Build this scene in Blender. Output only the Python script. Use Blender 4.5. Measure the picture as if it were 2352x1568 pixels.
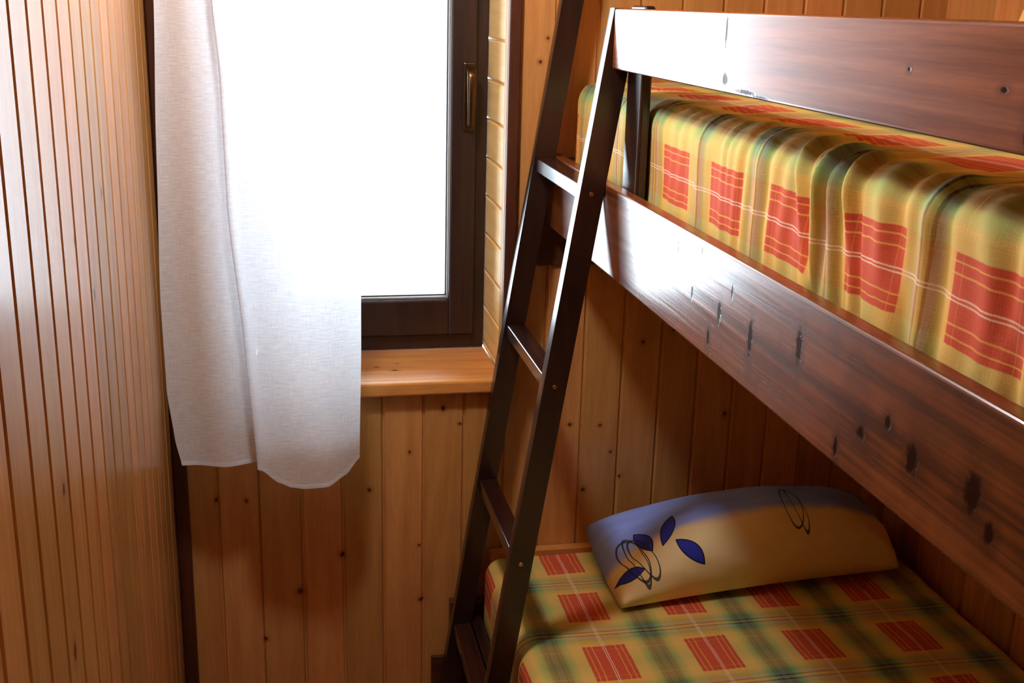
import bpy, bmesh, math, random
from mathutils import Vector, Matrix, noise

for o in list(bpy.data.objects):
    bpy.data.objects.remove(o)
scene = bpy.context.scene
COL = scene.collection

# ------------------------------------------------------------------ camera
H = 1.70                      # eye height; all z below are heights above the floor
cam_d = bpy.data.cameras.new('camera')
cam_d.sensor_width = 36.0
cam_d.lens = 36.0 * 2646.0 / 2352.0
cam_d.clip_start = 0.02
cam = bpy.data.objects.new('camera', cam_d)
COL.objects.link(cam)
Yc = Vector((-546.0, -791.0, 2646.0)).normalized()          # bed direction seen by the lens
Dc = Vector((-244.0, 8916.0, 2646.0))
Dc = (Dc - Dc.dot(Yc) * Yc).normalized()
Zc = -Dc
Xc = Yc.cross(Zc)
if Xc.x < 0:
    Xc = -Xc
right = Vector((Xc[0], Yc[0], Zc[0]))
down = Vector((Xc[1], Yc[1], Zc[1]))
fwd = Vector((Xc[2], Yc[2], Zc[2]))
M = Matrix.Identity(4)
for i in range(3):
    M[i][0] = right[i]
    M[i][1] = -down[i]
    M[i][2] = -fwd[i]
M.translation = Vector((0, 0, H))
cam.matrix_world = M
scene.camera = cam

# ------------------------------------------------------------------ light and exposure
SKY = 18.0
world = bpy.data.worlds.new('sky')
scene.world = world
world.use_nodes = True
bg = world.node_tree.nodes['Background']
bg.inputs[0].default_value = (0.76, 0.88, 1.0, 1)
bg.inputs[1].default_value = SKY

pd = bpy.data.lights.new('window_portal', 'AREA')           # sampling guide in the window opening, gives off nothing
pd.shape = 'RECTANGLE'
pd.size = 0.36
pd.size_y = 1.06
pd.cycles.is_portal = True
po = bpy.data.objects.new('window_portal', pd)
po.location = (0.21, 2.80, H - 0.14)
po.rotation_euler = (math.radians(-90), 0, 0)
COL.objects.link(po)

LAMP_AT, LAMP_R, LAMP_POWER = (0.04, 1.72, 2.21), 0.07, 36.0      # white globe of the ceiling lamp, built below

scene.view_settings.view_transform = 'Standard'
scene.view_settings.look = 'None'
scene.view_settings.exposure = 0.12
scene.view_settings.gamma = 1.0
scene.view_settings.use_curve_mapping = False
scene.render.engine = 'CYCLES'
scene.cycles.use_denoising = True
scene.cycles.max_bounces = 7
scene.cycles.diffuse_bounces = 5
scene.cycles.transparent_max_bounces = 8
scene.cycles.use_adaptive_sampling = True
scene.cycles.adaptive_threshold = 0.035
scene.cycles.caustics_reflective = False
scene.cycles.caustics_refractive = False
scene.cycles.sample_clamp_indirect = 6.0


# ------------------------------------------------------------------ node helpers
class NT:
    def __init__(self, name):
        self.m = bpy.data.materials.new(name)
        self.m.use_nodes = True
        self.t = self.m.node_tree
        self.t.nodes.clear()
        self.out = self.n('ShaderNodeOutputMaterial')

    def n(self, typ, **kw):
        nd = self.t.nodes.new(typ)
        for k, v in kw.items():
            setattr(nd, k, v)
        return nd

    def link(self, a, b):
        self.t.links.new(a, b)

    def setv(self, sock, v):
        if isinstance(v, bpy.types.NodeSocket):
            self.link(v, sock)
        else:
            sock.default_value = v

    def math(self, op, a, b=0.0, c=0.0, clamp=False):
        nd = self.n('ShaderNodeMath', operation=op, use_clamp=clamp)
        self.setv(nd.inputs[0], a)
        self.setv(nd.inputs[1], b)
        self.setv(nd.inputs[2], c)
        return nd.outputs[0]

    def vmath(self, op, a, b=(0, 0, 0)):
        nd = self.n('ShaderNodeVectorMath', operation=op)
        self.setv(nd.inputs[0], a)
        self.setv(nd.inputs[1], b)
        return nd.outputs['Value'] if op in ('LENGTH', 'DISTANCE', 'DOT_PRODUCT') else nd.outputs['Vector']

    def sep(self, v):
        nd = self.n('ShaderNodeSeparateXYZ')
        self.link(v, nd.inputs[0])
        return nd.outputs

    def comb(self, x, y, z):
        nd = self.n('ShaderNodeCombineXYZ')
        for i, q in enumerate((x, y, z)):
            self.setv(nd.inputs[i], q)
        return nd.outputs[0]

    def noise(self, vec, scale, detail=2.0, rough=0.5, dist=0.0):
        nd = self.n('ShaderNodeTexNoise')
        self.setv(nd.inputs['Vector'], vec)
        nd.inputs['Scale'].default_value = scale
        nd.inputs['Detail'].default_value = detail
        nd.inputs['Roughness'].default_value = rough
        nd.inputs['Distortion'].default_value = dist
        return nd.outputs[0]

    def ramp(self, fac, stops, interp='LINEAR'):
        nd = self.n('ShaderNodeValToRGB')
        nd.color_ramp.interpolation = interp
        el = nd.color_ramp.elements
        while len(el) > 1:
            el.remove(el[-1])
        el[0].position = stops[0][0]
        el[0].color = stops[0][1]
        for p, c in stops[1:]:
            e = el.new(p)
            e.color = c
        self.setv(nd.inputs[0], fac)
        return nd.outputs[0]

    def mix(self, f, a, b, blend='MIX'):
        nd = self.n('ShaderNodeMix', data_type='RGBA', blend_type=blend)
        self.setv(nd.inputs[0], f)
        self.setv(nd.inputs[6], a)
        self.setv(nd.inputs[7], b)
        return nd.outputs[2]

    def step(self, v, lo, hi, a=0.0, b=1.0):
        nd = self.n('ShaderNodeMapRange', interpolation_type='SMOOTHSTEP')
        self.setv(nd.inputs[0], v)
        for i, q in enumerate((lo, hi, a, b)):
            nd.inputs[i + 1].default_value = q
        return nd.outputs[0]

    def pos(self):
        return self.n('ShaderNodeNewGeometry').outputs['Position']

    def uv(self):
        return self.n('ShaderNodeTexCoord').outputs['UV']

    def bump(self, h, strength, dist):
        nd = self.n('ShaderNodeBump')
        nd.inputs['Strength'].default_value = strength
        nd.inputs['Distance'].default_value = dist
        self.link(h, nd.inputs['Height'])
        return nd.outputs[0]

    def principled(self, color, rough=0.5, normal=None, **kw):
        p = self.n('ShaderNodeBsdfPrincipled')
        self.setv(p.inputs['Base Color'], color)
        self.setv(p.inputs['Roughness'], rough)
        if normal is not None:
            self.link(normal, p.inputs['Normal'])
        for k, v in kw.items():
            self.setv(p.inputs[k.replace('_', ' ')], v)
        self.link(p.outputs[0], self.out.inputs[0])
        return p


def lin(r, g, b):
    f = lambda c: (c / 255) / 12.92 if c / 255 <= 0.04045 else ((c / 255 + 0.055) / 1.055) ** 2.4
    return (f(r), f(g), f(b), 1.0)


def wood(name, c1, c2, grain='z', across='x', rough=0.3, spec=0.5, plank=None, knots=(), kax='xz',
         bump=0.25, seed=0.0, knot_col=None, ring=1.0, vor=0.0, coat=0.0, mottled=0.0, spec_knot=True, stretch=0.09):
    """stained or varnished timber: fibres, growth rings, knots; plank=(first groove, pitch) varies it board by board"""
    w = NT(name)
    p = w.pos()
    s = w.sep(p)
    ax = {'x': s[0], 'y': s[1], 'z': s[2]}
    if plank:
        idx = w.math('FLOOR', w.math('DIVIDE', w.math('SUBTRACT', ax[across], plank[0]), plank[1]))
        wn = w.n('ShaderNodeTexWhiteNoise', noise_dimensions='1D')
        w.setv(wn.inputs['W'], w.math('ADD', idx, seed + 0.37))
        rnd = wn.outputs['Value']
    else:
        rnd = 0.5
    off = w.math('MULTIPLY', rnd, 7.3)
    sc = {k: (stretch if k == grain else 1.0) for k in 'xyz'}
    v = w.comb(w.math('MULTIPLY_ADD', s[0], sc['x'], off), w.math('MULTIPLY_ADD', s[1], sc['y'], off),
               w.math('MULTIPLY_ADD', s[2], sc['z'], w.math('ADD', off, seed)))
    kd = None
    if knots:
        for (a, b, r, st) in knots:                       # position on the face, radius, stretch across the grain
            P = {'x': 0.0, 'y': 0.0, 'z': 0.0}
            S = {'x': 0.0, 'y': 0.0, 'z': 0.0}
            P[kax[0]], P[kax[1]] = a, b
            S[kax[0]], S[kax[1]] = 1.0 / r, 1.0 / (r * st)
            d = w.vmath('LENGTH', w.vmath('MULTIPLY', w.vmath('SUBTRACT', p, (P['x'], P['y'], P['z'])),
                                          (S['x'], S['y'], S['z'])))
            kd = d if kd is None else w.math('MINIMUM', kd, d)
    warp = 0.0
    if kd is not None:
        warp = 0.0 if stretch < 0.05 else w.math('MULTIPLY', w.step(kd, 0.5, 3.0, 1.0, 0.0), 0.05)
    wv = w.n('ShaderNodeTexNoise')
    w.link(v, wv.inputs['Vector'])
    wv.inputs['Scale'].default_value = 9.0
    wv.inputs['Detail'].default_value = 1.5
    broad = wv.outputs[0]
    rg = w.math('SINE', w.math('MULTIPLY', w.math('ADD', broad, warp), 62.0 * ring))
    rg = w.math('MULTIPLY_ADD', rg, 0.5, 0.5)
    rg = w.math('POWER', rg, 2.0)
    fine = w.noise(v, 190.0, 3.0, 0.65)
    mid = w.noise(v, 36.0, 3.0, 0.6)
    t = w.math('ADD', w.math('MULTIPLY', rg, 0.30), w.math('MULTIPLY', w.step(mid, 0.3, 0.7), 0.40))
    t = w.math('ADD', t, w.math('MULTIPLY', w.step(fine, 0.3, 0.7), 0.30))
    c = w.mix(t, c1, c2)
    if plank:
        hs = w.n('ShaderNodeHueSaturation')
        w.setv(hs.inputs['Value'], w.math('MULTIPLY_ADD', rnd, 0.34, 0.83))
        w.setv(hs.inputs['Hue'], w.math('MULTIPLY_ADD', rnd, -0.012, 0.506))
        w.link(c, hs.inputs['Color'])
        c = hs.outputs[0]
    if mottled:
        mo = w.noise(p, 5.0, 4.0, 0.6)
        c = w.mix(w.math('MULTIPLY', w.step(mo, 0.42, 0.62), mottled), c, (c1[0] * .4, c1[1] * .35, c1[2] * .35, 1))
    kc = knot_col or (c2[0] * 0.10, c2[1] * 0.07, c2[2] * 0.07, 1)
    kmask = None
    if vor:
        vo = w.n('ShaderNodeTexVoronoi')
        vv = w.comb(w.math('MULTIPLY_ADD', s[0], 0.45 if grain == 'x' else 1.0, off),
                    w.math('MULTIPLY_ADD', s[1], 0.45 if grain == 'y' else 1.0, off),
                    w.math('MULTIPLY', s[2], 0.45 if grain == 'z' else 1.0))
        w.link(vv, vo.inputs['Vector'])
        vo.inputs['Scale'].default_value = vor
        kmask = w.step(vo.outputs['Distance'], 0.05, 0.09, 1.0, 0.0)
    if kd is not None:
        kn = w.math('ADD', kd, w.math('MULTIPLY', w.math('SUBTRACT', w.noise(p, 160.0, 2.0), 0.5), 0.9))
        km = w.step(kn, 0.55, 1.25, 1.0, 0.0)
        halo = w.step(kn, 0.9, 3.2, 0.4, 0.0)
        c = w.mix(halo, c, (c1[0] * 0.55, c1[1] * 0.42, c1[2] * 0.35, 1))
        kmask = km if kmask is None else w.math('MAXIMUM', kmask, km)
    hgt = w.math('ADD', w.math('MULTIPLY', fine, 0.5), w.math('MULTIPLY', rg, 0.35))
    sp = spec
    if kmask is not None:
        c = w.mix(kmask, c, kc)
        hgt = w.math('SUBTRACT', hgt, kmask)
        if spec_knot:
            sp = w.math('MULTIPLY', w.math('SUBTRACT', 1.0, w.math('MULTIPLY', kmask, 0.85)), spec)
    b = w.bump(hgt, bump, 0.0012)
    rr = w.math('MULTIPLY_ADD', mid, 0.12, rough - 0.06)
    pr = w.principled(c, rr, b)
    w.setv(pr.inputs['Specular IOR Level'], sp)
    if coat:
        pr.inputs['Coat Weight'].default_value = coat
        pr.inputs['Coat Roughness'].default_value = rough * 0.7
    return w.m


# ------------------------------------------------------------------ object helpers
def tag(o, label=None, cat=None, group=None, kind=None):
    for k, v in (('label', label), ('category', cat), ('group', group), ('kind', kind)):
        if v:
            o[k] = v
    return o


def empty(name, loc):
    o = bpy.data.objects.new(name, None)
    o.empty_display_size = 0.05
    o.location = loc
    COL.objects.link(o)
    return o


def finish(name, bm, m, parent=None, smooth=False):
    """world-space bmesh -> one mesh object; under a parent its vertices are kept where they stand"""
    me = bpy.data.meshes.new(name)
    bmesh.ops.recalc_face_normals(bm, faces=bm.faces)
    if parent is not None:
        base = parent.location.copy()
        q = parent.parent
        while q is not None:
            base += q.location
            q = q.parent
        bmesh.ops.translate(bm, verts=bm.verts, vec=-base)
    bm.to_mesh(me)
    bm.free()
    me.materials.append(m)
    if smooth:
        for p in me.polygons:
            p.use_smooth = True
    o = bpy.data.objects.new(name, me)
    COL.objects.link(o)
    if parent is not None:
        o.parent = parent
    return o


def add_box(bm, x0, x1, y0, y1, z0, z1, bev=0.0, seg=2):
    r = bmesh.ops.create_cube(bm, size=1.0)
    vs = r['verts']
    for v in vs:
        v.co = Vector(((x0 + x1) / 2 + v.co.x * (x1 - x0), (y0 + y1) / 2 + v.co.y * (y1 - y0),
                       (z0 + z1) / 2 + v.co.z * (z1 - z0)))
    if bev:
        es = list({e for v in vs for e in v.link_edges})
        bmesh.ops.bevel(bm, geom=es, offset=bev, segments=seg, affect='EDGES', profile=0.5)


def box(name, m, parent, *a, bev=0.003, seg=2):
    bm = bmesh.new()
    add_box(bm, *a, bev=bev, seg=seg)
    return finish(name, bm, m, parent)


def add_cyl(bm, p0, p1, r, n=20, r2=None):
    p0, p1 = Vector(p0), Vector(p1)
    d = p1 - p0
    q = d.to_track_quat('Z', 'Y').to_matrix().to_4x4()
    q.translation = (p0 + p1) / 2
    bmesh.ops.create_cone(bm, cap_ends=True, segments=n, radius1=r, radius2=r if r2 is None else r2,
                          depth=d.length, matrix=q)


def groove_line(a0, a1, first, pitch, w, d, sl=0.34):
    """(coordinate, depth) polyline of a boarded face between a0 and a1"""
    pts = [(a0, 0.0)]
    k = math.ceil((a0 - first) / pitch)
    while first + k * pitch < a1:
        g = first + k * pitch
        for da, dd in ((-w / 2, 0), (-w / 2 + w * sl, d), (w / 2 - w * sl, d), (w / 2, 0)):
            if a0 + 1e-4 < g + da < a1 - 1e-4:
                pts.append((g + da, dd))
        k += 1
    pts.append((a1, 0.0))
    return pts


def add_boards(bm, pts, z0, z1, place, thick=0.03):
    """extrude a boarded profile; place(a, depth, z) gives the world point (depth goes into the wall)"""
    lo_, hi_ = [], []
    for a, d in pts:
        lo_.append(bm.verts.new(place(a, d, z0)))
        hi_.append(bm.verts.new(place(a, d, z1)))
    for i in range(len(pts) - 1):
        bm.faces.new((lo_[i], lo_[i + 1], hi_[i + 1], hi_[i]))
    A, B = pts[0][0], pts[-1][0]
    bl = [bm.verts.new(place(A, thick, z0)), bm.verts.new(place(B, thick, z0))]
    bh = [bm.verts.new(place(A, thick, z1)), bm.verts.new(place(B, thick, z1))]
    bm.faces.new((bl[0], bh[0], bh[1], bl[1]))
    bm.faces.new((lo_[0], hi_[0], bh[0], bl[0]))
    bm.faces.new((lo_[-1], bl[1], bh[1], hi_[-1]))
    bm.faces.new(lo_[::-1] + [bl[0], bl[1]][::1])
    bm.faces.new(hi_ + [bh[1], bh[0]])


# ------------------------------------------------------------------ measures (metres)
XL, XR = -0.255, 1.51            # left and right wall
YB, YF = 2.50, -0.75             # window wall, wall behind the viewer
ZC = 2.38
WX0, WX1 = -0.067, 0.488         # window opening
WZ0, WZ1 = H - 0.83, H + 0.41
YW = 2.72                        # face of the window frame

# ------------------------------------------------------------------ materials
pine1, pine2 = lin(182, 124, 68), lin(208, 154, 90)
K_BACK = [(-0.165, -1.105, .0045, 1.6), (-0.098, -1.110, .0045, 1.4), (0.183, -1.100, .0055, 1.2),
          (0.118, -1.262, .0080, 1.1), (0.018, -1.350, .0085, 1.1), (0.300, -1.250, .0045, .9),
          (0.305, -1.395, .0080, .9), (-0.066, -1.470, .0060, 1.1), (0.445, -1.046, .0050, 1.0),
          (0.355, -0.905, .0060, 1.5), (0.277, -1.010, .0040, 1.2), (0.395, -0.945, .0050, .8),
          (0.905, -0.73, .0060, 1.4), (1.05, -0.95, .0060, 1.4), (0.790, -1.10, .0045, 1.0),
          (0.765, -1.035, .0045, 1.0), (0.735, -0.965, .0045, 1.0), (0.66, -0.96, .0060, .8),
          (0.70, -1.13, .0060, 1.0), (0.83, -0.76, .0050, 1.2), (0.56, -0.12, .0050, 1.0), (0.575, -0.07, .0040, 1.0)]
K_BACK = [(a, b + H, r * 0.85, s) for a, b, r, s in K_BACK]
M_BACK = wood('pine_cladding_window_wall', pine1, pine2, 'z', 'x', rough=0.34, plank=(0.027, 0.0945), knots=K_BACK,
              kax='xz', knot_col=lin(96, 52, 28), seed=2.0, ring=0.7)
K_LEFT = [(1.44, -0.99, .006, 2.6), (1.36, -1.12, .010, 1.5), (1.60, -1.15, .010, 1.8), (1.42, -1.30, .006, 1.5),
          (1.30, -0.55, .006, 1.2), (1.62, -0.40, .006, 1.4), (1.50, -0.30, .005, 1.4), (1.75, -0.28, .005, 2.0),
          (1.28, -0.75, .007, 1.6), (1.9, -1.25, .007, 1.2), (1.53, -1.35, .007, 1.2)]
K_LEFT = [(a, b + H, r, s) for a, b, r, s in K_LEFT]
M_LEFT = wood('pine_cladding_left_wall', pine1, pine2, 'z', 'y', rough=0.25, spec=0.75, plank=(1.241, 0.0885), knots=K_LEFT,
              kax='yz', knot_col=lin(80, 40, 22), seed=11.0, ring=0.35, bump=0.02)
M_RIGHT = wood('pine_cladding_right_wall', pine1, pine2, 'z', 'y', rough=0.38, plank=(0.05, 0.0945), seed=21.0)
M_PINE = wood('pine_joinery', lin(190, 120, 58), lin(222, 158, 84), 'x', 'z', rough=0.36, spec=0.3, seed=5.0, ring=0.8,
              knots=[(0.21, 2.60, .006, .6), (0.25, 2.57, .007, .6), (0.26, 2.62, .004, .6)], kax='xy')
M_JAMB = wood('pine_jamb', lin(236, 190, 112), lin(250, 216, 146), 'y', 'z', rough=0.4, spec=0.5, seed=31.0)
M_CEIL = wood('pine_ceiling', pine1, pine2, 'y', 'x', rough=0.4, plank=(0.03, 0.10), seed=41.0)
M_FLOOR = wood('oak_floor', lin(120, 76, 42), lin(156, 104, 62), 'y', 'x', rough=0.35, plank=(0.02, 0.12), seed=51.0)
M_BATTEN = wood('dark_batten', lin(58, 28, 16), lin(84, 44, 26), 'z', 'x', rough=0.4, seed=61.0)
dk1, dk2 = lin(52, 26, 16), lin(98, 54, 30)
K_RAIL = [(1.55, -0.40, .006, 2.6), (1.475, -0.445, .008, 2.4), (1.44, -0.40, .010, 2.4), (1.33, -0.405, .010, 4.0),
          (1.62, -0.345, .004, 4.0), (1.19, -0.375, .012, 2.8), (1.08, -0.455, .007, 2.6), (1.03, -0.42, .012, 1.1),
          (0.93, -0.41, .018, 1.4), (0.83, -0.40, .020, 1.6), (0.80, -0.425, .012, 1.4), (0.98, -0.39, .010, 1.2),
          (1.40, -0.36, .005, 3.0), (1.52, -0.33, .004, 2.0)]
K_RAIL = [(a, b + H, r * 0.62, s) for a, b, r, s in K_RAIL]
M_RAIL = wood('dark_stained_rail', lin(62, 30, 15), lin(136, 76, 36), 'y', 'z', rough=0.25, knots=K_RAIL, kax='yz', seed=3.0,
              bump=0.34, ring=1.3, knot_col=lin(34, 17, 11), spec=0.55, mottled=0.35, stretch=0.022, coat=0.12)
K_GUARD = [(1.49, -0.028, .0045, 6.0), (1.482, -0.090, .014, .9), (1.41, -0.101, .045, .10), (1.36, -0.104, .035, .08),
           (1.02, -0.05, .005, .7), (0.868, -0.058, .008, .5), (0.824, -0.052, .010, 2.8), (0.828, -0.085, .009, 2.4)]
K_GUARD = [(a, b + H, r * 0.7, s) for a, b, r, s in K_GUARD]
M_GUARD = wood('dark_stained_guard', lin(92, 46, 24), lin(150, 88, 46), 'y', 'z', rough=0.23, knots=K_GUARD, kax='yz', seed=8.0,
               bump=0.22, ring=0.8, knot_col=lin(40, 22, 16), spec=0.24, stretch=0.035)
M_DARK = wood('dark_stained_timber', lin(26, 13, 11), lin(46, 24, 18), 'z', 'x', rough=0.30, seed=13.0, bump=0.05, coat=0.3)
M_DARKY = wood('dark_stained_rung', lin(30, 15, 11), lin(58, 30, 21), 'y', 'x', rough=0.25, seed=17.0, bump=0.2, coat=0.3)
M_DARKX = wood('dark_stained_board', lin(60, 32, 18), lin(96, 54, 30), 'x', 'z', rough=0.32, seed=19.0, bump=0.2)
M_FRAME = wood('dark_window_timber', lin(36, 21, 17), lin(54, 33, 27), 'z', 'x', rough=0.34, seed=23.0, bump=0.12)


def plain(name, col, rough=0.5, metal=0.0, **kw):
    w = NT(name)
    n = w.noise(w.pos(), 90.0, 2.0)
    c = w.mix(w.math('MULTIPLY', n, 0.35), col, (col[0] * .7, col[1] * .7, col[2] * .7, 1))
    w.principled(c, rough, Metallic=metal, **kw)
    return w.m


M_SCREW = plain('screw_metal', lin(190, 150, 120), 0.3, 1.0)
M_BRONZE = plain('bronze_handle', lin(92, 70, 52), 0.30, 1.0)
M_BEAD = plain('grey_bead', lin(168, 160, 150), 0.3)
M_GASKET = plain('rubber_gasket', lin(60, 70, 78), 0.5)
M_ROD = plain('rod_metal', lin(110, 100, 90), 0.35, 1.0)
M_WHITE = plain('lamp_base_white', lin(225, 222, 214), 0.5)
M_DOOR = wood('door_timber', lin(150, 92, 50), lin(184, 122, 72), 'z', 'x', rough=0.35, seed=71.0)
M_TICK = plain('mattress_ticking', lin(220, 212, 190), 0.9)


def glass_mat():
    w = NT('window_glass')
    tr = w.n('ShaderNodeBsdfTransparent')
    tr.inputs[0].default_value = (0.97, 0.985, 0.98, 1)
    gl = w.n('ShaderNodeBsdfGlossy')
    gl.inputs['Roughness'].default_value = 0.02
    fr = w.n('ShaderNodeFresnel')
    fr.inputs[0].default_value = 1.45
    mx = w.n('ShaderNodeMixShader')
    w.link(fr.outputs[0], mx.inputs[0])
    w.link(tr.outputs[0], mx.inputs[1])
    w.link(gl.outputs[0], mx.inputs[2])
    w.link(mx.outputs[0], w.out.inputs[0])
    return w.m


M_GLASS = glass_mat()


def sheer_mat(name, see, dense=0.0):
    """sheer white linen-like cloth: part open weave, part translucent thread"""
    w = NT(name)
    uv = w.uv()
    s = w.sep(uv)
    hx = w.noise(w.comb(w.math('MULTIPLY', s[0], 6.0), w.math('MULTIPLY', s[1], 110.0), 0.0), 4.0, 3.0, 0.7)
    vx = w.noise(w.comb(w.math('MULTIPLY', s[0], 160.0), w.math('MULTIPLY', s[1], 8.0), 3.0), 4.0, 2.0, 0.6)
    wv = w.math('ADD', w.math('MULTIPLY', hx, 0.65), w.math('MULTIPLY', vx, 0.35))
    df = w.n('ShaderNodeBsdfDiffuse')
    tl = w.n('ShaderNodeBsdfTranslucent')
    c = w.mix(w.step(wv, 0.35, 0.65), (0.81, 0.87, 0.97, 1), (0.91, 0.96, 1.0, 1))
    w.link(c, df.inputs[0])
    w.link(c, tl.inputs[0])
    b = w.bump(wv, 0.5, 0.0015)
    w.link(b, df.inputs['Normal'])
    w.link(b, tl.inputs['Normal'])
    m1 = w.n('ShaderNodeMixShader')
    m1.inputs[0].default_value = 0.34
    w.link(df.outputs[0], m1.inputs[1])
    w.link(tl.outputs[0], m1.inputs[2])
    tr = w.n('ShaderNodeBsdfTransparent')
    m2 = w.n('ShaderNodeMixShader')
    f = w.step(wv, 0.35, 0.65, see + 0.07, max(0.0, see - 0.06))
    w.link(f, m2.inputs[0])
    w.link(m1.outputs[0], m2.inputs[1])
    w.link(tr.outputs[0], m2.inputs[2])
    w.link(m2.outputs[0], w.out.inputs[0])
    return w.m


M_SHEER = sheer_mat('sheer_white_cloth', 0.06)
M_HEM = sheer_mat('sheer_white_hem', 0.10)


def plaid_mat():
    """woven check; UV.x runs across the bed, UV.y along it, both in metres from the middle of a red square"""
    w = NT('checked_bedspread')
    s = w.sep(w.uv())
    P = 0.22

    def fold(c):
        f = w.math('FRACT', w.math('ADD', w.math('DIVIDE', c, P), 0.5))
        return w.math('MULTIPLY', w.math('ABSOLUTE', w.math('SUBTRACT', f, 0.5)), 2.0)   # 0 red centre .. 1 dark lines
    wob = w.math('MULTIPLY', w.math('SUBTRACT', w.noise(w.uv(), 30.0, 2.0), 0.5), 0.004)
    u = fold(w.math('ADD', s[0], wob))
    v = fold(w.math('ADD', s[1], wob))
    gold, olive = lin(220, 186, 102), lin(174, 178, 104)
    green, blue = lin(122, 160, 88), lin(136, 158, 156)
    dark, orange = lin(58, 48, 38), lin(226, 162, 74)
    grey = lin(78, 88, 70)
    warp = w.ramp(u, [(0.0, orange), (0.40, orange), (0.43, gold), (0.62, gold), (0.68, olive), (0.76, green),
                      (0.84, grey), (0.895, grey), (0.905, dark), (0.94, dark), (0.945, grey), (1.0, grey)])
    weft = w.ramp(v, [(0.0, olive), (0.40, gold), (0.60, gold), (0.70, olive), (0.80, green), (0.86, blue),
                      (0.915, blue), (0.925, dark), (0.955, dark), (0.965, olive), (1.0, olive)])
    c = w.mix(w.step(u, 0.78, 0.86, 0.5, 0.38), warp, weft)
    thread = w.math('MULTIPLY_ADD', w.noise(w.comb(w.math('MULTIPLY', s[0], 6.0), w.math('MULTIPLY', s[1], 60.0), 0.0), 22.0, 3.0, 0.7), 1.0, 0.0)
    red = w.math('MULTIPLY', w.step(u, 0.405, 0.425, 1.0, 0.0), w.step(v, 0.545, 0.565, 1.0, 0.0))
    c = w.mix(w.math('MULTIPLY', red, 0.93), c, w.mix(thread, lin(184, 54, 40), lin(208, 88, 64)))
    # light threads running along the bed inside the red
    ln = w.math('MAXIMUM', w.math('SUBTRACT', 1.0, w.math('DIVIDE', w.math('ABSOLUTE', w.math('SUBTRACT', u, 0.335)), 0.014), clamp=True),
                w.math('SUBTRACT', 1.0, w.math('DIVIDE', w.math('ABSOLUTE', w.math('SUBTRACT', u, 0.225)), 0.016), clamp=True))
    inv = w.step(v, 0.60, 0.62, 1.0, 0.10)
    c = w.mix(w.math('MULTIPLY', w.math('MULTIPLY', ln, inv), 0.75), c, lin(236, 190, 96))
    lv = w.math('SUBTRACT', 1.0, w.math('DIVIDE', w.math('ABSOLUTE', w.math('SUBTRACT', v, 0.43)), 0.012), clamp=True)
    c = w.mix(w.math('MULTIPLY', lv, w.step(u, 0.40, 0.43, 0.25, 0.45)), c, lin(230, 196, 110))
    dbl = w.math('SUBTRACT', 1.0, w.math('DIVIDE', w.math('ABSOLUTE', w.math('SUBTRACT', u, 0.020)), 0.014), clamp=True)
    c = w.mix(w.math('MULTIPLY', dbl, 0.9), c, lin(240, 214, 190))
    bmp = w.math('ADD', w.noise(w.comb(w.math('MULTIPLY', s[0], 400.0), w.math('MULTIPLY', s[1], 60.0), 0.0), 1.0, 2.0),
                 w.noise(w.comb(w.math('MULTIPLY', s[0], 60.0), w.math('MULTIPLY', s[1], 400.0), 5.0), 1.0, 2.0))
    b = w.bump(bmp, 0.25, 0.001)
    pr = w.principled(c, 0.85, b)
    pr.inputs['Specular IOR Level'].default_value = 0.25
    return w.m


M_PLAID = plaid_mat()

# ------------------------------------------------------------------ the room
place_b = lambda a, d, z: (a, YB + d, z)
bm = bmesh.new()
G = (0.027, 0.0945, 0.010, 0.005)
add_boards(bm, groove_line(XL - 0.05, WX0, *G), 0, ZC, place_b)
add_boards(bm, groove_line(WX1, XR + 0.05, *G), 0, ZC, place_b)
add_boards(bm, groove_line(WX0, WX1, *G), 0, WZ0 - 0.035, place_b)
add_boards(bm, groove_line(WX0, WX1, *G), WZ1, ZC, place_b)
add_box(bm, XL - 0.05, WX0 - 0.02, YB + 0.03, YW + 0.12, 0, ZC)
add_box(bm, WX1 + 0.02, XR + 0.05, YB + 0.03, YW + 0.12, 0, ZC)
add_box(bm, WX0 - 0.02, WX1 + 0.02, YB + 0.03, YW + 0.12, 0, WZ0 - 0.035)
add_box(bm, WX0 - 0.02, WX1 + 0.02, YB + 0.03, YW + 0.12, WZ1 + 0.02, ZC)
tag(finish('wall_back', bm, M_BACK), kind='structure')

bm = bmesh.new()
add_boards(bm, groove_line(YF - 0.05, YB + 0.05, 1.241, 0.0885, 0.0130, 0.0050, 0.45), 0, ZC, lambda a, d, z: (XL - d, a, z))
tag(finish('wall_left', bm, M_LEFT), kind='structure')
bm = bmesh.new()
add_boards(bm, groove_line(YF - 0.05, YB + 0.05, 0.05, 0.0945, 0.010, 0.005), 0, ZC, lambda a, d, z: (XR + d, a, z))
tag(finish('wall_right', bm, M_RIGHT), kind='structure')
bm = bmesh.new()
add_boards(bm, groove_line(XL - 0.05, XR + 0.05, *G), 0, ZC, lambda a, d, z: (a, YF - d, z))
tag(finish('wall_front', bm, M_BACK), kind='structure')
box('floor', M_FLOOR, None, XL - 0.05, XR + 0.05, YF - 0.05, YB + 0.05, -0.03, 0.0, bev=0).__setitem__('kind', 'structure')
bm = bmesh.new()
add_boards(bm, groove_line(XL - 0.05, XR + 0.05, 0.03, 0.10, 0.01, 0.005), YF - 0.05, YB + 0.3, lambda a, d, z: (a, z, ZC + d))
tag(finish('ceiling', bm, M_CEIL), kind='structure')

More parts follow.
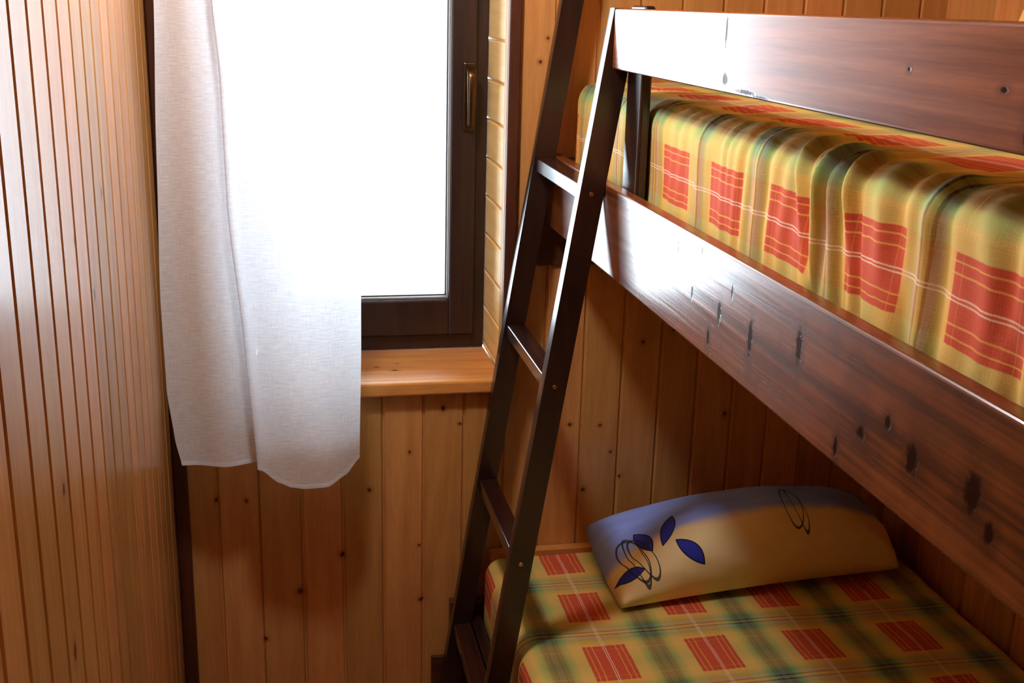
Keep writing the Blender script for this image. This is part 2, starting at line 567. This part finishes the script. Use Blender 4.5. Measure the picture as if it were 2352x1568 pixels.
# door in the wall behind the viewer
dr = empty('door_1', (0.10, YF, 0))
dr['kind'] = 'structure'
box('door_leaf', M_DOOR, dr, 0.12, 0.86, YF + 0.002, YF + 0.035, 0.01, 2.0)
for nm, a in (('door_jamb', (0.05, 0.118, YF + 0.001, YF + 0.05, 0, 2.07)), ('door_jamb', (0.862, 0.93, YF + 0.001, YF + 0.05, 0, 2.07)),
              ('door_head', (0.12, 0.86, YF + 0.001, YF + 0.05, 2.003, 2.07))):
    box(nm, M_BATTEN, dr, *a)
bm = bmesh.new()
add_cyl(bm, (0.20, YF + 0.036, 1.02), (0.20, YF + 0.08, 1.02), 0.010)
add_cyl(bm, (0.20, YF + 0.075, 1.02), (0.31, YF + 0.075, 1.02), 0.009)
finish('door_handle', bm, M_BRONZE, dr)

# corner batten and casing
tag(box('trim_1', M_BATTEN, None, XL + 0.0005, XL + 0.031, YB - 0.022, YB, 0.0, ZC, bev=0.004), kind='structure')
tag(box('trim_2', M_BATTEN, None, WX1 + 0.0005, WX1 + 0.027, YB - 0.014, YB, WZ0 - 0.034, WZ1 + 0.03), kind='structure')
tag(box('trim_3', M_BATTEN, None, WX0 - 0.027, WX0 - 0.0005, YB - 0.014, YB, WZ0 - 0.034, WZ1 + 0.03), kind='structure')
tag(box('trim_4', M_BATTEN, None, WX0, WX1, YB - 0.014, YB, WZ1 + 0.002, WZ1 + 0.03), kind='structure')

# jambs of stacked boards, notched where they meet the frame
for nm, x0, x1, sgn in (('trim_5', WX1 + 0.0005, WX1 + 0.02, 1), ('trim_6', WX0 - 0.02, WX0 - 0.0005, -1)):
    bm = bmesh.new()
    z = WZ0 - 0.002
    pitch = 0.092
    z = WZ0 + 0.001
    first = H - 0.080
    k = math.floor((z - first) / pitch)
    while True:
        a = max(first + k * pitch + 0.0030, z)
        b = min(first + (k + 1) * pitch - 0.0030, WZ1 - 0.001)
        if a >= WZ1 - 0.002:
            break
        if b > a + 0.003:
            add_box(bm, x0, x1, YB + 0.016, YW + 0.11, a, b, bev=0.003, seg=2)
        k += 1
    # backing behind the joints and the smooth front edge strip
    xb0, xb1 = (x0 + 0.006, x1) if sgn > 0 else (x0, x1 - 0.006)
    add_box(bm, xb0, xb1, YB + 0.0005, YW + 0.11, WZ0 + 0.001, WZ1 - 0.001)
    add_box(bm, min(x0, x1), max(x0, x1), YB + 0.0005, YB + 0.014, WZ0 + 0.001, WZ1 - 0.001, bev=0.002)
    tag(finish(nm, bm, M_JAMB), kind='structure')
tag(box('trim_7', M_PINE, None, WX0, WX1, YB + 0.001, YW + 0.10, WZ1, WZ1 + 0.02), kind='structure')

# window sill board
bm = bmesh.new()
add_box(bm, WX0, WX1, YB - 0.004, YW + 0.10, WZ0 - 0.033, WZ0 - 0.001)
add_box(bm, WX0 - 0.03, WX1 - 0.004, YB - 0.028, YB - 0.0005, WZ0 - 0.033, WZ0 - 0.001, bev=0.005)
tag(finish('trim_8', bm, M_PINE), kind='structure')

# window: fixed frame, sash, beads, pane, handle
win = empty('window_1', ((WX0 + WX1) / 2, YW, WZ0))
win['kind'] = 'structure'


def ring_mesh(x0, x1, z0, z1, t, y0, y1, bev=0.003, tb=None, tt=None):
    bm_ = bmesh.new()
    tb = tb or t
    tt = tt or t
    add_box(bm_, x0, x0 + t, y0, y1, z0, z1, bev=bev)
    add_box(bm_, x1 - t, x1, y0, y1, z0, z1, bev=bev)
    add_box(bm_, x0 + t - .001, x1 - t + .001, y0 + .0003, y1, z0, z0 + tb, bev=bev)
    add_box(bm_, x0 + t - .001, x1 - t + .001, y0 + .0003, y1, z1 - tt, z1, bev=bev)
    return bm_


finish('window_frame', ring_mesh(WX0 + 0.001, WX1 - 0.001, WZ0 + 0.001, WZ1 - 0.001, 0.036, YW + 0.012, YW + 0.075), M_FRAME, win)
SX0, SX1, SZ0, SZ1 = WX0 + 0.030, WX1 - 0.030, WZ0 + 0.040, WZ1 - 0.030
GX0, GX1, GZ0, GZ1 = 0.031, 0.392, H - 0.694, WZ1 - 0.098
finish('sash', ring_mesh(SX0, SX1, SZ0, SZ1, GX0 - SX0 - 0.006, YW - 0.006, YW + 0.05, bev=0.005, tb=GZ0 - SZ0 - 0.006,
                         tt=SZ1 - GZ1 - 0.006), M_FRAME, win)
finish('glazing_bead', ring_mesh(GX0 - 0.0055, GX1 + 0.0055, GZ0 - 0.0055, GZ1 + 0.0055, 0.0045, YW + 0.006, YW + 0.028, bev=0.001), M_BEAD, win)
finish('gasket', ring_mesh(GX0 - 0.001, GX1 + 0.001, GZ0 - 0.001, GZ1 + 0.001, 0.003, YW + 0.018, YW + 0.032, bev=0), M_GASKET, win)
box('glass_pane', M_GLASS, win, GX0, GX1, YW + 0.033, YW + 0.037, GZ0, GZ1, bev=0)
# lever handle hanging down from its rosette
hx, hz = SX1 - 0.019, H - 0.165
bm = bmesh.new()
add_box(bm, hx - 0.014, hx + 0.014, YW - 0.014, YW - 0.0062, hz - 0.128, hz + 0.032, bev=0.004, seg=3)
add_cyl(bm, (hx, YW - 0.012, hz + 0.01), (hx, YW - 0.050, hz + 0.01), 0.008)
hd = finish('window_handle', bm, M_BRONZE, win)
bm = bmesh.new()
prof = [(0.020, -0.044, 0.010), (0.000, -0.052, 0.011), (-0.045, -0.050, 0.0095), (-0.085, -0.046, 0.0085), (-0.108, -0.044, 0.009), (-0.115, -0.046, 0.006)]
rings = []
for dz, dy, r in prof:
    rv = []
    for k in range(12):
        a = 2 * math.pi * k / 12
        rv.append(bm.verts.new((hx + r * 1.05 * math.cos(a), YW + dy + r * 0.62 * math.sin(a), hz + dz)))
    rings.append(rv)
for i in range(len(rings) - 1):
    for k in range(12):
        bm.faces.new((rings[i][k], rings[i][(k + 1) % 12], rings[i + 1][(k + 1) % 12], rings[i + 1][k]))
bm.faces.new(rings[0])
bm.faces.new(rings[-1][::-1])
finish('lever', bm, M_BRONZE, hd, smooth=True)

# ------------------------------------------------------------------ bunk bed
RX = 0.585                       # outer face of the upper rail and of the guard board
bed = empty('bunk_bed', (1.0, 1.5, 0))
tag(bed, 'dark-stained wooden bunk bed along the right wall, wider lower bunk', 'bunk bed')
Z = lambda dz: H + dz
BY0, BY1 = 0.50, 2.492
box('side_rail', M_RAIL, bed, RX, RX + 0.026, BY0, BY1, Z(-0.475), Z(-0.315), bev=0.004, seg=3)
box('guard_rail', M_GUARD, bed, RX, RX + 0.024, BY0 + 0.05, 2.028, Z(-0.1075), Z(-0.0035), bev=0.004, seg=3)
PX = RX + 0.0265


def post(y0, y1, z0, z1, x0=PX, x1=PX + 0.020):
    bm_ = bmesh.new()
    add_box(bm_, x0, x1, y0, y1, z0, z1, bev=0.006, seg=3)
    return finish('guard_post', bm_, M_DARK, bed)


post(1.935, 2.020, Z(-0.44), Z(0.002))
post(0.62, 0.70, Z(-0.44), Z(0.002))
# upper bunk: wall-side ledger, head board along the window wall, foot board, slats
box('head_board', M_DARKX, bed, RX - 0.02, XR - 0.03, 2.4925, 2.4995, Z(-0.570), Z(-0.325))
box('wall_rail', M_RAIL, bed, XR - 0.028, XR - 0.002, BY0, 2.49, Z(-0.475), Z(-0.315))
box('end_rail', M_DARKX, bed, RX + 0.027, XR - 0.03, BY0, BY0 + 0.026, Z(-0.475), Z(-0.315))
box('end_rail', M_DARKX, bed, RX + 0.027, XR - 0.03, 2.464, 2.490, Z(-0.475), Z(-0.330))
for k in range(12):
    y = BY0 + 0.10 + k * 0.155
    box('slat', M_PINE, bed, RX + 0.027, XR - 0.029, y, y + 0.07, Z(-0.425), Z(-0.407), bev=0.002)
# lower bunk
LX = 0.420
box('side_rail', M_DARK, bed, LX, LX + 0.026, BY0, 2.470, Z(-1.585), Z(-1.425), bev=0.004, seg=3)
box('wall_rail', M_RAIL, bed, XR - 0.028, XR - 0.002, BY0, 2.465, Z(-1.585), Z(-1.43))
box('end_rail', M_DARKX, bed, LX + 0.027, XR - 0.03, BY0, BY0 + 0.026, Z(-1.585), Z(-1.43))
box('head_board', M_DARKX, bed, 0.373, XR - 0.002, 2.4725, 2.4985, Z(-1.70), Z(-1.394))
box('head_ledge', M_PINE, bed, 0.47, XR - 0.002, 2.473, 2.4985, Z(-1.393), Z(-1.270), bev=0.003)
box('toe_board', M_DARKX, bed, 0.326, 0.419, 2.4600, 2.4995 - 0.0285, Z(-1.70), Z(-1.532))
for k in range(12):
    y = BY0 + 0.10 + k * 0.155
    box('slat', M_PINE, bed, LX + 0.027, XR - 0.029, y, y + 0.07, Z(-1.47), Z(-1.452), bev=0.002)
for (x0, y0) in ((LX + 0.028, BY0 + 0.03), (LX + 0.028, 2.38), (XR - 0.10, BY0 + 0.03), (XR - 0.10, 2.38)):
    box('leg', M_DARK, bed, x0, x0 + 0.06, y0, y0 + 0.06, 0.0, Z(-1.475), bev=0.004)
# tall corner posts of the foot end carry the upper bunk
for x0 in (RX + 0.029, XR - 0.088):
    box('corner_post', M_DARK, bed, x0, x0 + 0.05, BY0 - 0.052, BY0 - 0.001, 0.0, Z(-0.2), bev=0.004)

# ------------------------------------------------------------------ ladder leaning on the upper rail
SL = 0.150                       # lean: x grows by this much per metre of height
lad = empty('bunk_ladder', (0.36, 2.25, 0))
tag(lad, 'dark wooden ladder with flat rungs leaning against the upper bunk rail', 'ladder')


def lad_x(dz):
    return 0.586 + SL * dz


def stile(y0, y1, top):
    """flat timber whose climbing side is planed to a shallow round"""
    bm_ = bmesh.new()
    n = 10
    half = (y1 - y0) / 2
    rad = half / math.sin(math.radians(7))
    sec = []
    for i in range(n + 1):
        a_ = math.radians(-7 + 14 * i / n)
        sec.append((rad * math.cos(math.radians(7)) - rad * math.cos(a_), (y0 + y1) / 2 + rad * math.sin(a_)))
    sec += [(0.0462, y1), (0.0462, y0)]
    lo_, hi_ = [], []
    for dx, y_ in sec:
        lo_.append(bm_.verts.new((lad_x(-H) + dx, y_, 0.0)))
        hi_.append(bm_.verts.new((lad_x(top) + dx, y_, Z(top))))
    m_ = len(sec)
    for i in range(m_):
        f = bm_.faces.new((lo_[i], lo_[(i + 1) % m_], hi_[(i + 1) % m_], hi_[i]))
        f.smooth = i < n
    bm_.faces.new(lo_)
    bm_.faces.new(hi_[::-1])
    for i in (0, n):
        for e in lo_[i].link_edges:
            if hi_[i] in e.verts:
                e.smooth = False
    return finish('stile', bm_, M_DARK, lad)


st_near = stile(2.030, 2.060, -0.003)
st_far = stile(2.430, 2.460, 0.16)
for k, dz in enumerate((-0.318, -0.688, -1.058, -1.428)):
    xf = lad_x(dz) + 0.004
    bm = bmesh.new()
    add_box(bm, xf, xf + 0.0415, 2.0605, 2.4295, Z(dz) - 0.029, Z(dz), bev=0.003, seg=3)
    finish('rung', bm, M_DARKY, lad)
    for st, y in ((st_near, 2.030), (st_far, 2.430)):
        bm = bmesh.new()
        c = (lad_x(dz - 0.012) + 0.022, y, Z(dz) - 0.014)
        add_cyl(bm, (c[0], y + 0.002, c[2]), (c[0], y - 0.0012, c[2]), 0.0055, 16, 0.004)
        add_box(bm, c[0] - 0.003, c[0] + 0.003, y - 0.0016, y - 0.0008, c[2] - 0.0006, c[2] + 0.0006)
        finish('screw', bm, M_SCREW, st)


# ------------------------------------------------------------------ mattresses in checked covers
def cover_mesh(x0, x1, y0, y1, ztop, depth, uoff, voff, wrinkle, r=0.045, seed=0.0):
    """cover over the long near side, the top and down the wall side, with real wrinkles; ends closed"""
    path = [(x0, ztop - depth, 0.0)]
    pts = []
    n = 14
    for i in range(n + 1):
        pts.append((x0, ztop - depth + (depth - r) * i / n))
    for i in range(1, 9):
        a = math.pi / 2 * i / 8
        pts.append((x0 + r - r * math.cos(a), ztop - r + r * math.sin(a)))
    nt = 44
    for i in range(1, nt + 1):
        pts.append((x0 + r + (x1 - x0 - 2 * r) * i / nt, ztop))
    for i in range(1, 9):
        a = math.pi / 2 * i / 8
        pts.append((x1 - r + r * math.sin(a), ztop - r + r * math.cos(a)))
    pts.append((x1, ztop - depth))
    arc = [0.0]
    for i in range(1, len(pts)):
        arc.append(arc[-1] + math.dist(pts[i], pts[i - 1]))
    edge_arc = depth - r + r * math.pi / 4
    bm_ = bmesh.new()
    uvl = bm_.loops.layers.uv.new('UVMap')
    ny = 700
    grid = []
    data = {}
    for j in range(ny + 1):
        row = []
        ty = j / ny
        y = y0 + (y1 - y0) * ty
        for i, (x, z) in enumerate(pts):
            s = arc[i] - edge_arc                    # <0 on the near side, >0 on top
            # outward normal of the profile
            if i == 0:
                t = Vector((pts[1][0] - x, pts[1][1] - z))
            elif i == len(pts) - 1:
                t = Vector((x - pts[i - 1][0], z - pts[i - 1][1]))
            else:
                t = Vector((pts[i + 1][0] - pts[i - 1][0], pts[i + 1][1] - pts[i - 1][1]))
            t.normalize()
            nrm = Vector((-t.y, t.x))
            d, sh = wrinkle(s, y, seed)
            ends = min(1.0, (y - y0) / 0.05, (y1 - y) / 0.05)
            # round the two ends in plan
            er = 0.022
            e = max(0.0, er - (y - y0), er - (y1 - y))
            inset = er - math.sqrt(max(0.0, er * er - e * e))
            P = Vector((x + nrm.x * (d * ends), z + nrm.y * (d * ends)))
            side = 1.0 if s < 0.02 else 0.0
            P.x += nrm.x * -inset
            P.y += nrm.y * -inset
            v = bm_.verts.new((P.x, y, P.y))
            data[v] = (s + uoff + sh * 0.0, y + voff)
            du = sh
            data[v] = (s + uoff + du, y + voff)
            row.append(v)
        grid.append(row)
    for j in range(ny):
        for i in range(len(pts) - 1):
            f = bm_.faces.new((grid[j][i], grid[j + 1][i], grid[j + 1][i + 1], grid[j][i + 1]))
            for l in f.loops:
                l[uvl].uv = data[l.vert]
    for row in (grid[0], grid[-1]):
        f = bm_.faces.new(row)
        for l in f.loops:
            l[uvl].uv = data[l.vert]
    return bm_


def nz(x, y=0.0, z=0.0):
    return noise.noise(Vector((x, y, z)))


def wr_upper(s, y, seed):
    """loose cloth: folds fall from the top edge down the near side"""
    d = 0.0
    if s < 0.10:
        side = min(1.0, max(0.0, (0.10 - s) / 0.06))
        depthf = min(1.0, max(0.0, -s / 0.06))
        # fine gathers
        ph = y * 46 + 2.2 * nz(y * 3, s * 2, seed) + s * 18 * nz(y * 1.1, 0.0, 4.0)
        d += 0.0030 * side * (0.4 + nz(y * 4, s * 3, 7) * 1.2) * math.sin(ph)
        d += 0.0019 * side * math.sin(y * 135 + 5 * nz(y * 6, s * 4, 11)) * (0.5 + nz(y * 9, s * 2, 13))
        # long folds at set places, slanting as they come off the edge
        for (yc, wd, am, sl) in ((1.905, .012, .003, .02), (1.70, .014, .004, .03), (1.60, .010, .003, .1), (1.475, .016, .005, .05),
                                 (1.335, .011, .009, .45), (1.285, .012, .013, -.12), (1.245, .010, .010, .15), (1.205, .010, .009, .35),
                                 (1.13, .020, .007, .45), (1.04, .016, .007, .10), (0.93, .020, .006, .35), (0.80, .02, .005, .2)):
            yy = y - yc - sl * (s + 0.06) * 0.6
            g = math.exp(-(yy / wd) ** 2)
            d += am * g * side * (0.35 + 0.65 * math.exp(-((s + 0.02) / 0.06) ** 2))
            d -= am * 0.6 * math.exp(-((yy + wd * 1.7) / (wd * .8)) ** 2) * side
    else:
        side = 0
    # top: shallow pulls running away from the edge
    if s > -0.02:
        f = min(1.0, (s + 0.02) / 0.05)
        d += 0.0032 * f * math.exp(-max(0.0, s - 0.02) / 0.07) * math.sin((y + s * 0.5) * 130 + 6 * nz(y * 5, s * 10, 3)) * (0.6 + nz(y * 4, s * 6, 9))
        d += 0.006 * f * nz(y * 2.3, s * 3, 2.0)
    d += 0.004 * nz(y * 5, s * 8, 5.0)
    if s < 0.0:
        d += 0.014 * min(1.0, max(0.0, (y - 2.1) / 0.25))
    # the edge sinks a little towards the foot
    sh = 0.010 * nz(y * 2.4, 0.3, 1.0) + 0.006 * nz(y * 6, 0.1, 8.0)
    return d, sh


def wr_lower(s, y, seed):
    d = 0.006 * nz(y * 3, s * 3, 22.0)
    d += 0.002 * nz(y * 14, s * 8, 3.0)
    return d, 0.003 * nz(y * 4, s * 2, 31.0)


def mattress(name_lbl, x0, x1, ztop, depth, base_z, uoff, voff, wr, grp=None, y1=2.462):
    root = empty('mattress', ((x0 + x1) / 2, 1.5, base_z))
    tag(root, name_lbl, 'mattress', grp)
    box('ticking', M_TICK, root, x0 + 0.016, x1 - 0.016, BY0 + 0.045, 2.445, base_z, ztop - 0.022, bev=0.02, seg=3)
    bm_ = cover_mesh(x0, x1, BY0 + 0.03, y1, ztop, depth, uoff, voff, wr)
    finish('checked_cover', bm_, M_PLAID, root, smooth=True)
    return root


# upper: near side at x .638; red row centred 0.105 below the top edge
mattress('upper bunk mattress in a wrinkled yellow, red and green checked cover', 0.638, 1.47, Z(-0.157), 0.215, Z(-0.405),
         0.098, -0.045, wr_upper)
mattress('lower bunk mattress in a flat checked cover under the blue and cream pillow', 0.452, 1.478, Z(-1.273), 0.165, Z(-1.450),
         -0.165, -0.210 + 0.0, wr_lower, y1=2.466)


# ------------------------------------------------------------------ curtain
def ray_dir(px, py):
    c = Vector((px - 1176.0, py - 784.0, 2646.0))
    return right * c.x + down * c.y + fwd * c.z


def on_y(px, py, yy):
    d = ray_dir(px, py)
    return d * (yy / d.y) + Vector((0, 0, H))


def interp(tab, t):
    if t <= tab[0][0]:
        return tab[0][1]
    for (a, va), (b, vb) in zip(tab, tab[1:]):
        if t <= b:
            q = (t - a) / (b - a)
            q = q * q * (3 - 2 * q) * 0.4 + q * 0.6
            return va + (vb - va) * q
    return tab[-1][1]


# edges of the cloth as heights (relative to the eye) -> x
C_L = [(-1.05, -0.205), (-0.98, -0.222), (-0.90, -0.236), (-0.80, -0.246), (-0.60, -0.2475), (-0.30, -0.238), (0.0, -0.226), (0.75, -0.18)]
C_F = [(-1.05, -0.062), (-0.95, -0.066), (-0.70, -0.082), (-0.40, -0.105), (-0.15, -0.108), (0.0, -0.118), (0.4, -0.135), (0.75, -0.15)]
C_R = [(-1.05, 0.150), (-0.95, 0.152), (-0.70, 0.158), (-0.40, 0.161), (0.0, 0.162), (0.75, 0.155)]
HEM = [(0.0, -0.966), (0.22, -0.972), (0.40, -0.966), (0.47, -0.960), (0.52, -0.966), (0.60, -0.998), (0.66, -1.012), (0.72, -1.016),
       (0.84, -1.012), (0.93, -0.990), (1.0, -0.957)]
CT = 0.62                        # height of the rod above the eye


def curtain_point(s, dz):
    L, F, R_ = interp(C_L, dz), interp(C_F, dz), interp(C_R, dz)
    low = min(1.0, max(0.0, (CT - dz) / 1.6))
    if s < 0.44:
        q = s / 0.44
        x = L + (F + 0.022 - L) * q
        y = 2.375 + 0.010 * math.sin(q * 9.0 + 0.6 + dz * 0.7) * (0.5 + 0.5 * (1 - low)) + 0.012 * (1 - q) * 0.3
    elif s < 0.50:
        q = (s - 0.44) / 0.06
        x = F + 0.022 * math.cos(q * math.pi / 2) ** 1.5
        y = 2.375 - 0.040 * math.sin(q * math.pi / 2)
    else:
        q = (s - 0.50) / 0.50
        x = F + (R_ - F) * q
        y = 2.335 - 0.012 * math.sin(q * math.pi) * low + 0.006 * math.sin(q * 8 + dz * 1.3) + 0.014 * q
    y += 0.004 * nz(s * 6, dz * 1.2, 12.0)
    return x, y


cur = empty('curtain', (-0.04, 2.39, H + CT))
tag(cur, 'sheer white cloth curtain hanging over the left half of the window', 'curtain')


def curtain_mesh(z_of, name, m, dy=0.0, nzr=110):
    bm_ = bmesh.new()
    uvl = bm_.loops.layers.uv.new('UVMap')
    ns = 150
    g = []
    dat = {}
    for j in range(nzr + 1):
        row = []
        for i in range(ns + 1):
            s = i / ns
            dz = z_of(s, j / nzr)
            x, y = curtain_point(s, dz)
            v = bm_.verts.new((x, y + dy, H + dz))
            dat[v] = (s * 0.62, dz)
            row.append(v)
        g.append(row)
    for j in range(nzr):
        for i in range(ns):
            f = bm_.faces.new((g[j][i], g[j][i + 1], g[j + 1][i + 1], g[j + 1][i]))
            for l in f.loops:
                l[uvl].uv = dat[l.vert]
    return finish(name, bm_, m, cur, smooth=True)


curtain_mesh(lambda s, t: CT + (interp(HEM, s) - CT) * t, 'cloth', M_SHEER)
curtain_mesh(lambda s, t: interp(HEM, s) + 0.009 * t, 'hem', M_HEM, dy=-0.0015, nzr=2)
rod = empty('curtain_rod', (-0.02, 2.39, H + CT + 0.012))
tag(rod, 'metal curtain rod above the window carrying the sheer curtain', 'curtain rod')
bm = bmesh.new()
add_cyl(bm, (-0.245, 2.39, H + CT + 0.012), (0.56, 2.39, H + CT + 0.012), 0.008)
finish('pole', bm, M_ROD, rod)
for x in (-0.20, 0.52):
    bm = bmesh.new()
    add_box(bm, x - 0.006, x + 0.006, 2.395, YB - 0.0005, H + CT + 0.006, H + CT + 0.018, bev=0.001)
    add_box(bm, x - 0.014, x + 0.014, YB - 0.005, YB - 0.0003, H + CT - 0.02, H + CT + 0.04, bev=0.001)
    finish('bracket', bm, M_ROD, rod)


# ------------------------------------------------------------------ pillows
def pillow_mesh(c00, c10, c01, c11, up, th, n=56, belly=0.35, seed=0.0, power=0.5, draw=0.05):
    """corners as (left-front, right-front, left-back, right-back); up = face normal"""
    c00, c10, c01, c11 = map(Vector, (c00, c10, c01, c11))
    up = Vector(up).normalized()
    bm_ = bmesh.new()
    uvl = bm_.loops.layers.uv.new('UVMap')
    dat = {}
    sheets = []
    for sgn in (1, -1):
        g = []
        for j in range(n + 1):
            row = []
            v = j / n
            for i in range(n + 1):
                u = i / n
                if sgn < 0 and (i in (0, n) or j in (0, n)):
                    row.append(sheets[0][j][i])
                    continue
                # edges between the corners draw in as the pillow fills
                pu = u + draw * (0.5 - u) * 2 * (math.sin(math.pi * v)) * 0.5
                pv = v + 0.07 * (0.5 - v) * 2 * (math.sin(math.pi * u)) * 0.5
                P = (c00 * (1 - pu) + c10 * pu) * (1 - pv) + (c01 * (1 - pu) + c11 * pu) * pv
                f = max(0.0, (4 * u * (1 - u))) ** power * max(0.0, (4 * v * (1 - v))) ** power
                h = th * f * (1.0 if sgn > 0 else -belly)
                w_ = 0.010 * f * nz(u * 5 + seed, v * 4, seed)
                ed = min(u, 1 - u, v, 1 - v)
                w_ += 0.004 * math.exp(-((ed - 0.05) / 0.06) ** 2) * math.sin((u * 31 + v * 27) + 3 * nz(u * 6, v * 6, 2 + seed)) * min(1, ed * 40)
                P = P + up * (h + w_ * (1 if sgn > 0 else 0.3))
                vt = bm_.verts.new(P)
                dat[vt] = (u, v)
                row.append(vt)
            g.append(row)
        sheets.append(g)
        for j in range(n):
            for i in range(n):
                q = (g[j][i], g[j][i + 1], g[j + 1][i + 1], g[j + 1][i])
                if sgn < 0:
                    q = q[::-1]
                f_ = bm_.faces.new(q)
                for l in f_.loops:
                    l[uvl].uv = dat[l.vert]
    return bm_


def pillow_print():
    w = NT('leaf_print_pillowcase')
    uv = w.uv()
    s = w.sep(uv)
    n1 = w.math('MULTIPLY', w.math('SUBTRACT', w.noise(uv, 5.0, 2.0), 0.5), 0.10)
    edge = w.math('ADD', w.math('SUBTRACT', s[1], w.math('MULTIPLY', w.step(s[0], 0.0, 0.3), 0.04)), n1)
    blue = w.mix(w.noise(uv, 7.0, 3.0), lin(112, 142, 246), lin(158, 184, 255))
    cream = w.mix(w.noise(uv, 4.0, 2.0), lin(244, 222, 160), lin(252, 238, 190))
    c = w.mix(w.step(edge, 0.27, 0.38), cream, blue)
    for (a, b, la, lb, rot) in LEAVES:
        ca, sa = math.cos(rot), math.sin(rot)
        x = w.math('MULTIPLY', w.math('SUBTRACT', s[0], a), 0.70)
        y = w.math('MULTIPLY', w.math('SUBTRACT', s[1], b), 0.36)
        p = w.math('ADD', w.math('MULTIPLY', x, ca), w.math('MULTIPLY', y, sa))
        q = w.math('SUBTRACT', w.math('MULTIPLY', y, ca), w.math('MULTIPLY', x, sa))
        k = w.math('ADD', w.math('POWER', w.math('ABSOLUTE', w.math('DIVIDE', p, la)), 2.0),
                   w.math('ABSOLUTE', w.math('DIVIDE', q, lb)))
        c = w.mix(w.step(k, 0.98, 1.06, 1.0, 0.0), c, lin(14, 16, 48))
        c = w.mix(w.step(k, 0.80, 0.88, 1.0, 0.0), c, lin(40, 52, 178))
    for (a, b, ra, rb, rot, th) in LOOPS:
        ca, sa = math.cos(rot), math.sin(rot)
        x = w.math('MULTIPLY', w.math('SUBTRACT', s[0], a), 0.70)
        y = w.math('MULTIPLY', w.math('SUBTRACT', s[1], b), 0.36)
        p = w.math('DIVIDE', w.math('ADD', w.math('MULTIPLY', x, ca), w.math('MULTIPLY', y, sa)), ra)
        q = w.math('DIVIDE', w.math('SUBTRACT', w.math('MULTIPLY', y, ca), w.math('MULTIPLY', x, sa)), rb)
        d = w.math('ABSOLUTE', w.math('SUBTRACT', w.math('SQRT', w.math('ADD', w.math('MULTIPLY', p, p), w.math('MULTIPLY', q, q))), 1.0))
        c = w.mix(w.step(d, th * 0.5, th, 0.9, 0.0), c, lin(24, 22, 40))
    b_ = w.bump(w.noise(uv, 260.0, 2.0), 0.15, 0.001)
    w.principled(c, 0.85, b_)
    return w.m


LEAVES = [(0.108, 0.37, .042, .015, 1.85), (0.185, 0.39, .050, .015, 1.15), (0.238, 0.18, .046, .017, -0.9), (0.048, 0.17, .030, .015, -0.15)]
LOOPS = [(0.070, 0.27, .070, .021, 1.80, .07), (0.078, 0.26, .076, .013, 1.74, .09), (0.098, 0.25, .066, .017, 1.86, .08),
         (0.60, 0.40, .075, .022, 1.6, .06), (0.62, 0.38, .080, .012, 1.7, .09)]
M_PRINT = pillow_print()
bm = pillow_mesh((0.700, 2.150, Z(-1.258)), (1.395, 2.205, Z(-1.243)), (0.690, 2.430, Z(-1.195)), (1.38, 2.440, Z(-1.170)),
                 (0.0, -0.38, 0.92), 0.172, seed=1.0, draw=-0.025, belly=0.02)
pl = finish('pillow', bm, M_PRINT, None, smooth=True)
tag(pl, 'blue and cream pillow with blue leaf print lying on the lower bunk', 'pillow')

wm = NT('yellow_pillowcase')
_c = wm.mix(wm.noise(wm.pos(), 9.0, 3.0), lin(238, 186, 96), lin(246, 216, 146))
wm.principled(_c, 0.85, wm.bump(wm.noise(wm.pos(), 300.0, 2.0), 0.15, 0.001))
bm = pillow_mesh((1.28, 1.40, Z(-0.135)), (1.28, 1.93, Z(-0.135)), (1.425, 1.40, Z(0.22)), (1.425, 1.93, Z(0.22)),
                 (-0.93, 0.0, 0.37), 0.10, seed=5.0)
tag(finish('pillow', bm, wm.m, None, smooth=True), 'plain yellow pillow leaning on the right wall above the guard rail', 'pillow')

# ------------------------------------------------------------------ ceiling lamp
lx, ly, lz = LAMP_AT
lp = empty('ceiling_lamp', (lx, ly, ZC))
tag(lp, 'small ceiling lamp with a round white glowing globe', 'lamp')
bm = bmesh.new()
add_cyl(bm, (lx, ly, ZC - 0.03), (lx, ly, ZC - 0.0005), 0.055, 32)
add_cyl(bm, (lx, ly, lz + LAMP_R * 0.93), (lx, ly, ZC - 0.03), 0.022, 24)
finish('lamp_base', bm, M_WHITE, lp)
wm = NT('lit_globe')
em = wm.n('ShaderNodeEmission')
em.inputs[0].default_value = (0.92, 0.96, 1.0, 1)
em.inputs[1].default_value = LAMP_POWER / (4 * math.pi ** 2 * LAMP_R ** 2)
wm.link(em.outputs[0], wm.out.inputs[0])
bm = bmesh.new()
bmesh.ops.create_uvsphere(bm, u_segments=32, v_segments=20, radius=LAMP_R, matrix=Matrix.Translation(LAMP_AT))
finish('bulb', bm, wm.m, lp, smooth=True)
